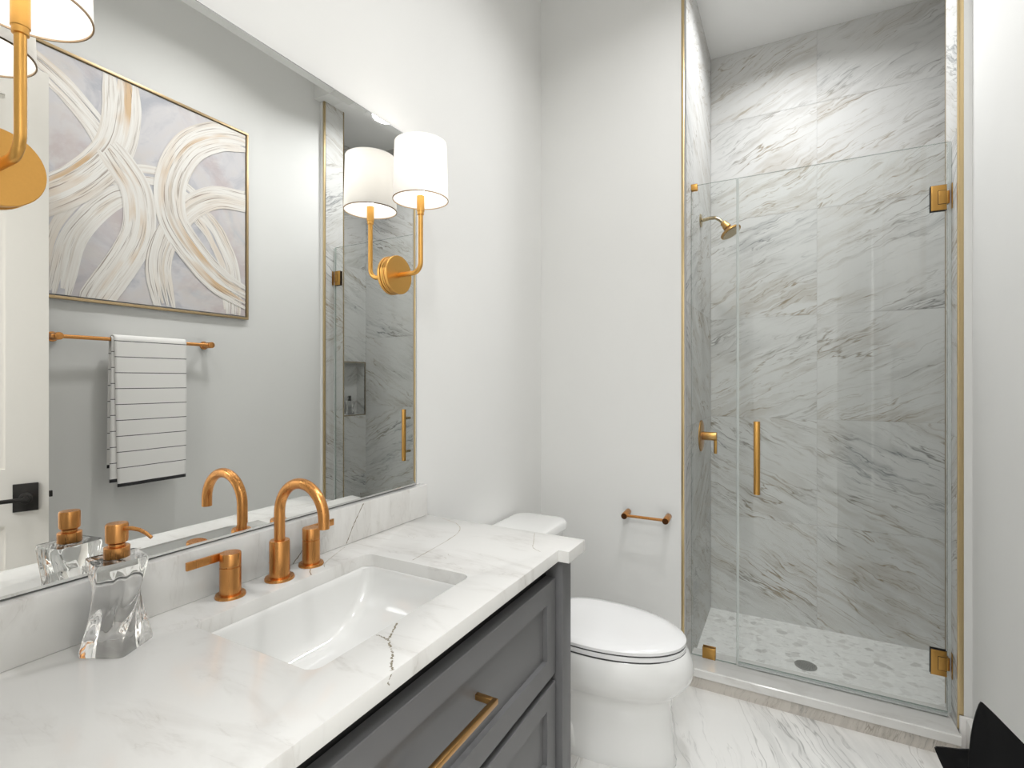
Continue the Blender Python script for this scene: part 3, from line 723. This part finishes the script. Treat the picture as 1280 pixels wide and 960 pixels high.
MB().box((XL+0.0005, GY-0.012, GT-0.022), (0.702, GY-0.0055, GT+0.003), 0, 0.001).box((XL+0.0005, GY+0.0055, GT-0.022), (0.702, GY+0.012, GT+0.003), 0, 0.001).box((XL+0.0005, GY-0.012, GT+0.0005), (0.702, GY+0.012, GT+0.004)).done('wall_clamp', M['gold'], fp)
dp = thing('glass_shower_door', 'clear glass shower door hinged on the right with a gold pull bar', 'shower door', (1.22, GY, 0.09))
pane(0.8655, 1.577, 0.094, GT, 'pane', dp)
MB().box((0.868, GY-0.004, 0.081), (1.577, GY+0.004, 0.0935)).box((0.868, GY-0.012, 0.083), (1.577, GY-0.005, 0.088)).done('bottom_seal', M['silicone'], dp)
MB().box((0.8632, GY-0.0075, 0.096), (0.8652, GY+0.0075, GT-0.002)).box((0.8652, GY-0.0075, 0.096), (0.8735, GY-0.0056, GT-0.002)).done('side_seal', M['seal'], dp)
MB().box((1.5775, GY-0.0075, 0.096), (1.5868, GY-0.0055, GT-0.002)).done('side_seal', M['seal'], dp)
hp = MB().cyl((0.9456, GY-0.060, 0.8386), (0.9456, GY-0.060, 1.1434), 0.0125, bev=0.001).done('pull_handle', M['gold'], dp)
for zz in (0.892, 1.090):
    MB().cyl((0.9456, GY-0.0052, zz), (0.9456, GY-0.052, zz), 0.008).done('post', M['nickel'], hp)
for zz in (0.272, 1.989):
    h = MB()
    for s in (-1, 1):
        h.box((1.527, GY+s*0.0055, zz-0.046), (1.573, GY+s*0.0125, zz+0.046), 0, 0.001)
        h.box((1.548, GY+s*0.0125, zz-0.024), (1.5722, GY+s*0.0145, zz+0.024), 0, 0.0008)
    hg = h.done('hinge', M['brass'], dp)
    ga = MB()
    for s in (-1, 1):
        ga.box((1.5256, GY+s*0.0052, zz-0.0475), (1.5738, GY+s*0.0080, zz+0.0475)).box((1.5466, GY+s*0.0126, zz-0.0254), (1.5724, GY+s*0.0130, zz+0.0254))
    ga.done('gasket', M['black'], hg)
    MB().cyl((1.5765, GY, zz-0.024), (1.5765, GY, zz+0.024), 0.0092, bev=0.001).box((1.5855, GY-0.022, zz-0.046), (1.5875, GY+0.022, zz+0.046)).done('hinge_bracket', M['brass'], hg)
sh = thing('overhead_shower', 'brass shower head on a curved arm high on the left shower wall', 'shower head', (XL, 2.69, 2.11))
MB().lathe((XL+0.0005, 2.69, 2.112), [(0.033, 0), (0.033, 0.003), (0.028, 0.007), (0.011, 0.009)], 'x', 36).done('wall_flange', M['nickel'], sh)
MB().tube([(XL+0.006, 2.69, 2.112), (0.72, 2.69, 2.118), (0.745, 2.69, 2.116), (0.765, 2.69, 2.103), (0.782, 2.69, 2.084)], 0.0085, 18).done('arm', M['nickel'], sh)
d = Vector((0.62, 0, -0.78)).normalized(); p0 = Vector((0.778, 2.69, 2.088))
MB().lathe(p0, [(0.012, 0), (0.015, 0.004), (0.015, 0.016), (0.018, 0.022), (0.020, 0.034), (0.013, 0.044)], tuple(d), 28).done('swivel_joint', M['brass'], sh)
d2 = Vector((0.50, -0.12, -0.86)).normalized(); p1 = p0+d*0.040
hd = MB().lathe(p1, [(0.013, -0.004), (0.020, 0.006), (0.046, 0.018), (0.050, 0.022), (0.050, 0.028), (0.046, 0.031)], tuple(d2), 40).done('spray_head', M['brass'], sh)
MB().lathe(p1, [(0.044, 0.031), (0.043, 0.0325)], tuple(d2), 40).done('spray_face', M['nickel'], hd)
vz = 1.038; vy = 2.70
vv = thing('shower_valve', 'round brass shower valve with lever on the left shower wall', 'shower valve', (XL, vy, vz))
MB().lathe((XL+0.0005, vy, vz), [(0.078, 0), (0.078, 0.004), (0.074, 0.007), (0.03, 0.008)], 'x', 48).done('escutcheon', M['brass'], vv)
MB().cyl((XL+0.006, vy, vz), (XL+0.075, vy, vz), 0.021, bev=0.0015).done('hub', M['brass'], vv)
MB().box((XL+0.062, vy-0.009, vz-0.085), (XL+0.076, vy+0.009, vz+0.018), 0, 0.002).done('lever', M['brass'], vv)
dr = thing('shower_drain', 'round metal drain grate in the mosaic shower floor', 'drain', (1.13, 2.652, 0.03))
mb = MB().lathe((1.13, 2.652, 0.0302), [(0.044, 0), (0.045, 0.002), (0.040, 0.003), (0.0, 0.003)], 'z', 40, cap0=True, cap1=False)
g = mb.done('grate', plain('drain_steel', C(165, 165, 162), 0.35, metal=0.7), dr); mb = MB(); rd = random.Random(2)
for k in range(46):
    a = k*2.39996; r = 0.037*math.sqrt((k+0.5)/46); x, y = 1.13+r*math.cos(a), 2.652+r*math.sin(a)
    mb.lathe((x, y, 0.0333), [(0.0021, 0.0), (0.0021, 0.0002)], 'z', 8)
mb.done('drain_holes', M['hole'], g)

# ================================================================ RIGHT WALL: painting, towel bar, towel
XC = XR-0.019
py0, py1, pz0, pz1 = 0.72, 1.808, 1.668, 2.690
pic = thing('framed_painting', 'abstract painting of cream and gold swirls in a thin champagne frame, above the towel bar', 'painting', (XR-0.02, (py0+py1)/2, pz0))
fw = 0.012
mb = MB()
for a, b in (((XC, py0-fw, pz0-fw), (XR-0.001, py1+fw, pz0)), ((XC, py0-fw, pz1), (XR-0.001, py1+fw, pz1+fw)), ((XC, py0-fw, pz0), (XR-0.001, py0, pz1)), ((XC, py1, pz0), (XR-0.001, py1+fw, pz1))): mb.box(a, b, 0, 0.001)
mb.done('frame', M['frame'], pic)
g = 0.006; XP = XC+0.006
mb = MB()
P = [(py0+g, pz0+g), (py1-g, pz0+g), (py1-g, pz1-g), (py0+g, pz1-g)]
mb.face([(XP, p[0], p[1]) for p in P], 0, [(p[0], p[1]) for p in P])
mb.box((XP+0.0006, py0+g, pz0+g), (XR-0.005, py1-g, pz1-g), 0)
mb.box((XR-0.005, py0, pz0), (XR-0.0012, py1, pz1), 3)
# brush strokes: arcs (centre y, centre z, radius, width, angles) in wall coordinates
strokes = [   # centre line (y, z), width, material
 ([(0.954, 1.66), (0.987, 1.89), (1.05, 2.027), (1.155, 2.158), (1.245, 2.201), (1.30, 2.20)], 0.105, 1),
 ([(1.15, 2.21), (1.199, 2.237), (1.304, 2.281), (1.418, 2.286), (1.514, 2.246), (1.56, 2.21)], 0.085, 1),
 ([(1.528, 2.19), (1.600, 2.12), (1.646, 2.05), (1.709, 1.907), (1.725, 1.65)], 0.105, 1),
 ([(0.78, 2.66), (0.891, 2.597), (0.960, 2.555), (1.011, 2.515), (1.096, 2.431), (1.16, 2.33)], 0.095, 1),
 ([(1.195, 2.72), (1.204, 2.535), (1.168, 2.354), (1.06, 2.189), (0.94, 2.077), (0.80, 1.99), (0.70, 1.95)], 0.150, 2),
 ([(1.14, 2.36), (1.205, 2.29), (1.262, 2.193), (1.272, 2.036), (1.227, 1.895), (1.12, 1.70), (1.09, 1.64)], 0.110, 2),
 ([(1.83, 2.33), (1.799, 2.32), (1.631, 2.298), (1.49, 2.198), (1.392, 2.041), (1.348, 1.866), (1.385, 1.65)], 0.105, 1),
 ([(1.83, 2.655), (1.75, 2.650), (1.631, 2.613), (1.5, 2.515), (1.418, 2.37), (1.392, 2.221), (1.425, 2.078), (1.542, 1.934), (1.662, 1.837), (1.83, 1.765)], 0.125, 2)]
lay = 0
Y_0, Y_1, Z_0, Z_1 = py0+g, py1-g, pz0+g, pz1-g
def inside(p): return Y_0 < p[0] < Y_1 and Z_0 < p[1] < Z_1
def smooth_line(pts, k=12):
    pts = [Vector(p) for p in pts]; out = []
    for i in range(len(pts)-1):
        p0, p1, p2, p3 = pts[max(i-1,0)], pts[i], pts[i+1], pts[min(i+2, len(pts)-1)]
        for q in range(k):
            t = q/k; out.append(0.5*((2*p1)+(p2-p0)*t+(2*p0-5*p1+4*p2-p3)*t*t+(3*p1-p0-3*p2+p3)*t*t*t))
    out.append(pts[-1]); return out
rs_ = random.Random(8)
for (pts, wd, mi) in strokes:
    # each band is laid down in several overlapping bristle passes
    for ps in range(5):
        lay += 1; xl = XP-0.0003-0.00006*lay; sm = smooth_line(pts); m = 3
        off0 = (ps-2)/5*wd + rs_.uniform(-.006, .006); w2 = wd*(0.26+rs_.uniform(0, .12)); bend = rs_.uniform(-.012, .012)
        i0 = rs_.randint(0, 3); i1 = len(sm)-1-rs_.randint(0, 3); run = 0.0; rows = []
        for i in range(i0, i1+1):
            d = (sm[min(i+1, len(sm)-1)]-sm[max(i-1, 0)]).normalized(); nr = Vector((-d.y, d.x))
            if i > i0: run += (sm[i]-sm[i-1]).length
            f = (i-i0)/(i1-i0); tp_ = min(1, 6*f+0.35, 6*(1-f)+0.35)*(1+0.10*math.sin(9*f+ps))
            rows.append([(sm[i]+nr*(off0+bend*math.sin(PI*f)+w2*tp_*(j/m-0.5)), run, j/m*w2+ps*0.4) for j in range(m+1)])
        for A, B in zip(rows, rows[1:]):
            for j in range(m):
                pp = [A[j], B[j], B[j+1], A[j+1]]
                if not any(inside(p[0]) for p in pp): continue
                qq = [(min(max(p[0].x, Y_0), Y_1), min(max(p[0].y, Z_0), Z_1)) for p in pp]
                if abs(sum(qq[k][0]*qq[(k+1)%4][1]-qq[(k+1)%4][0]*qq[k][1] for k in range(4))) < 1e-6: continue
                mb.face([(xl, p[0], p[1]) for p in qq], mi if abs(ps-2) < 2 else 1, [(p[1]+lay*3, p[2]*1.0+lay) for p in pp])
mb.done('canvas', [M['canvas'], M['stroke'], M['stroke_gold'], M['wall']], pic, recalc=False)

bx, bz = 1.568, 1.497
tb = thing('towel_bar', 'copper towel bar on the wall under the painting', 'towel bar', (XR, 1.265, bz))
for yy in (0.952, 1.578):
    p = MB().cyl((XR-0.0006, yy, bz), (XR-0.010, yy, bz), 0.021, bev=0.001).cyl((XR-0.009, yy, bz), (bx-0.016, yy, bz), 0.0155, bev=0.001).done('post', M['copper'], tb)
MB().cyl((bx, 0.928, bz), (bx, 1.596, bz), 0.0085).done('bar', M['copper'], tb)
# towel draped over the bar, folded into two layers
tw = thing('towel', 'white towel with thin dark stripes hanging from the copper towel bar', 'towel', (bx, 1.29, bz-0.65))
def cloth(y0, y1, L1, L2, off, name, yshift=0.0):
    mb = MB(); ny = 26; rb = 0.0095+off; path = []
    n1 = 40
    for i in range(n1+1): path.append((bx-rb-0.004*math.sin(i/n1*PI)*0.5, bz-L1+L1*i/n1, L1*i/n1))
    for i in range(1, 12):
        a = PI-PI*i/12; path.append((bx+rb*math.cos(a), bz+rb*math.sin(a), L1+rb*PI*i/12))
    for i in range(n1+1): path.append((bx+rb, bz-L2*i/n1, L2-L2*i/n1))
    G = []
    for (px, pz, s) in path:
        row = []
        for k in range(ny+1):
            f = k/ny; y = y0+(y1-y0)*f; dz = bz-pz
            wv = 0.0022*math.sin(f*9+dz*5)*min(1, max(0, dz)*4)
            yy = y+(0.012*(dz/L1) if f < 0.5 else -0.004*(dz/L1))*(abs(f-0.5)*2) + yshift*(dz/L1)
            sag = 0.0 if px > bx else 0.006*math.sin(f*PI)*max(0, dz)
            row.append((mb.bm.verts.new((px+wv-sag, yy, pz)), (y, s)))
        G.append(row)
    for a, b in zip(G, G[1:]):
        for k in range(ny):
            f = mb.bm.faces.new((a[k][0], a[k+1][0], b[k+1][0], b[k][0])); f.smooth = True
            for l, u in zip(f.loops, (a[k][1], a[k+1][1], b[k+1][1], b[k][1])): l[mb.uv].uv = u
    o = mb.done(name, M['towel'], tw, recalc=True)
    m = o.modifiers.new('thick', 'SOLIDIFY'); m.thickness = 0.005; m.offset = 0
    return o
cloth(1.143, 1.448, 0.655, 0.60, 0.010, 'outer_fold')
cloth(1.136, 1.435, 0.632, 0.57, 0.002, 'inner_fold', -0.02)

# ================================================================ ENTRY DOOR, swung open against the right wall
DA = math.radians(18.0); DL = 0.76
lead = Vector((1.345, 0.845)); hx_, hy_ = lead.x+DL*math.sin(DA), lead.y-DL*math.cos(DA)
door = bpy.data.objects.new('door_1', None); COL.objects.link(door); door['kind'] = 'structure'
door.location = (hx_, hy_, 0.0); door.rotation_euler = (0, 0, DA)     # local +Y runs from the hinge to the leading edge, -X faces the mirror
def dlocal(mb, name, mats, parent):
    bmesh.ops.recalc_face_normals(mb.bm, faces=mb.bm.faces); me = bpy.data.meshes.new(name); mb.bm.to_mesh(me); mb.bm.free()
    for m in (mats if isinstance(mats, list) else [mats]): me.materials.append(m)
    try: me.set_sharp_from_angle(angle=math.radians(40))
    except Exception: pass
    o = bpy.data.objects.new(name, me); COL.objects.link(o); o.parent = parent; return o
TH = 0.035; mb = MB(); ZT = 2.45
mb.box((0.008, 0, 0.012), (TH-0.008, DL, ZT))
zs = [0.012, 0.25, 0.80, 1.00, ZT-0.12, ZT]
for (x0, x1) in ((0.0, 0.008), (TH-0.008, TH)):
    mb.box((x0, 0, 0.012), (x1, 0.115, ZT)).box((x0, DL-0.115, 0.012), (x1, DL, ZT))
    mb.box((x0, 0.115, zs[0]), (x1, DL-0.115, zs[1])).box((x0, 0.115, zs[2]), (x1, DL-0.115, zs[3])).box((x0, 0.115, zs[4]), (x1, DL-0.115, zs[5]))
dlocal(mb, 'door_leaf', M['door'], door)
HZ = 0.893; HY = DL-0.062
mb = MB(); mb.box((-0.008, HY-0.034, HZ-0.050), (-0.0003, HY+0.034, HZ+0.050), 0, 0.001)
hpl = dlocal(mb, 'handle_plate', M['black'], door)
mb = MB(); mb.cyl((-0.008, HY, HZ), (-0.042, HY, HZ), 0.0185, bev=0.002).cyl((-0.040, HY, HZ), (-0.052, HY, HZ), 0.010)
mb.box((-0.058, HY-0.13, HZ-0.007), (-0.048, HY+0.010, HZ+0.007), 0, 0.003)
dlocal(mb, 'door_handle', M['black'], hpl)
mb = MB(); mb.box((0.010, DL, HZ-0.011), (0.026, DL+0.011, HZ+0.011), 0, 0.002); dlocal(mb, 'latch_bolt', M['black'], door)
for zz in (0.25, 1.2, 2.2):
    dlocal(MB().cyl((TH+0.002, -0.003, zz-0.045), (TH+0.002, -0.003, zz+0.045), 0.006), 'door_hinge', M['black'], door)

# ================================================================ BLACK LEAFY ORNAMENT by the right wall
pl = thing('black_plant', 'matte black plant with broad pointed leaves by the right wall, at the lower right corner', 'plant', (1.47, 1.50, 0))
MB().lathe((1.47, 1.50, 0.0005), [(0.075, 0), (0.080, 0.004), (0.098, 0.20), (0.100, 0.215), (0.094, 0.215), (0.090, 0.19), (0.0, 0.185)], 'z', 40, cap1=False).done('pot', M['pot'], pl)
MB().tube([(1.47, 1.50, 0.186), (1.468, 1.502, 0.27), (1.47, 1.50, 0.36)], 0.012, 12).done('stem', M['leaf'], pl)
def leaf(poly, y, cup=0.02, lean=0.0):
    """pointed leaf: outline in the x-z plane at depth y, cupped and 4 mm thick"""
    pts = [Vector(p) for p in poly]; c = sum(pts, Vector((0, 0)))/len(pts); mb = MB(); base = pts[0]
    n = len(pts); ring = []
    for k in range(5):
        f = 1-k/5; ring.append([c+(p-c)*f for p in pts])
    def yy(p, f): return y + cup*(1-f)*1.0 + lean*(p.y-base.y)
    for s in (0, 1):
        R = [[(p.x, yy(p, 1-k/5)+s*0.004, p.y) for p in r] for k, r in enumerate(ring)]
        mb.rings(R, smooth=True, cap0=False, cap1=True)
    bmesh.ops.bridge_loops(mb.bm, edges=[e for e in mb.bm.edges if e.is_boundary])
    return mb.done('leaf', M['leaf'], pl)
leaf([(1.475, 0.345), (1.430, 0.40), (1.4185, 0.443), (1.4195, 0.477), (1.4225, 0.515), (1.4265, 0.545), (1.4320, 0.573), (1.4365, 0.590), (1.4395, 0.5965), (1.4430, 0.5960), (1.4475, 0.5920), (1.465, 0.575), (1.487, 0.552), (1.510, 0.528), (1.535, 0.502), (1.545, 0.47), (1.53, 0.42), (1.505, 0.37)], 1.50)
leaf([(1.470, 0.350), (1.410, 0.375), (1.385, 0.400), (1.373, 0.426), (1.364, 0.449), (1.3615, 0.4575), (1.3650, 0.4620), (1.380, 0.4655), (1.405, 0.470), (1.430, 0.478), (1.455, 0.46), (1.475, 0.41)], 1.515)
leaf([(1.475, 0.345), (1.51, 0.36), (1.545, 0.38), (1.572, 0.405), (1.576, 0.425), (1.55, 0.44), (1.515, 0.43), (1.48, 0.40)], 1.47)
for k, (a, tz) in enumerate(((4.4, 0.40), (5.2, 0.39))):
    dx_, dy_ = math.cos(a), math.sin(a); mb = MB(); Lf = 0.11; R = []
    for i in range(9):
        f = i/8; w_ = 0.045*math.sin(PI*min(1, f*0.95+0.05))**0.8*(1-f*0.35)+0.001
        p = Vector((1.47+dx_*Lf*f, 1.50+dy_*Lf*f, 0.33+(tz-0.33)*math.sin(f*PI/2))); sd = Vector((-dy_, dx_, 0))
        R.append([p-sd*w_, p+Vector((0, 0, -0.008)), p+sd*w_, p+Vector((0, 0, -0.012))])
    mb.rings(R, smooth=True).done('leaf', M['leaf'], pl)
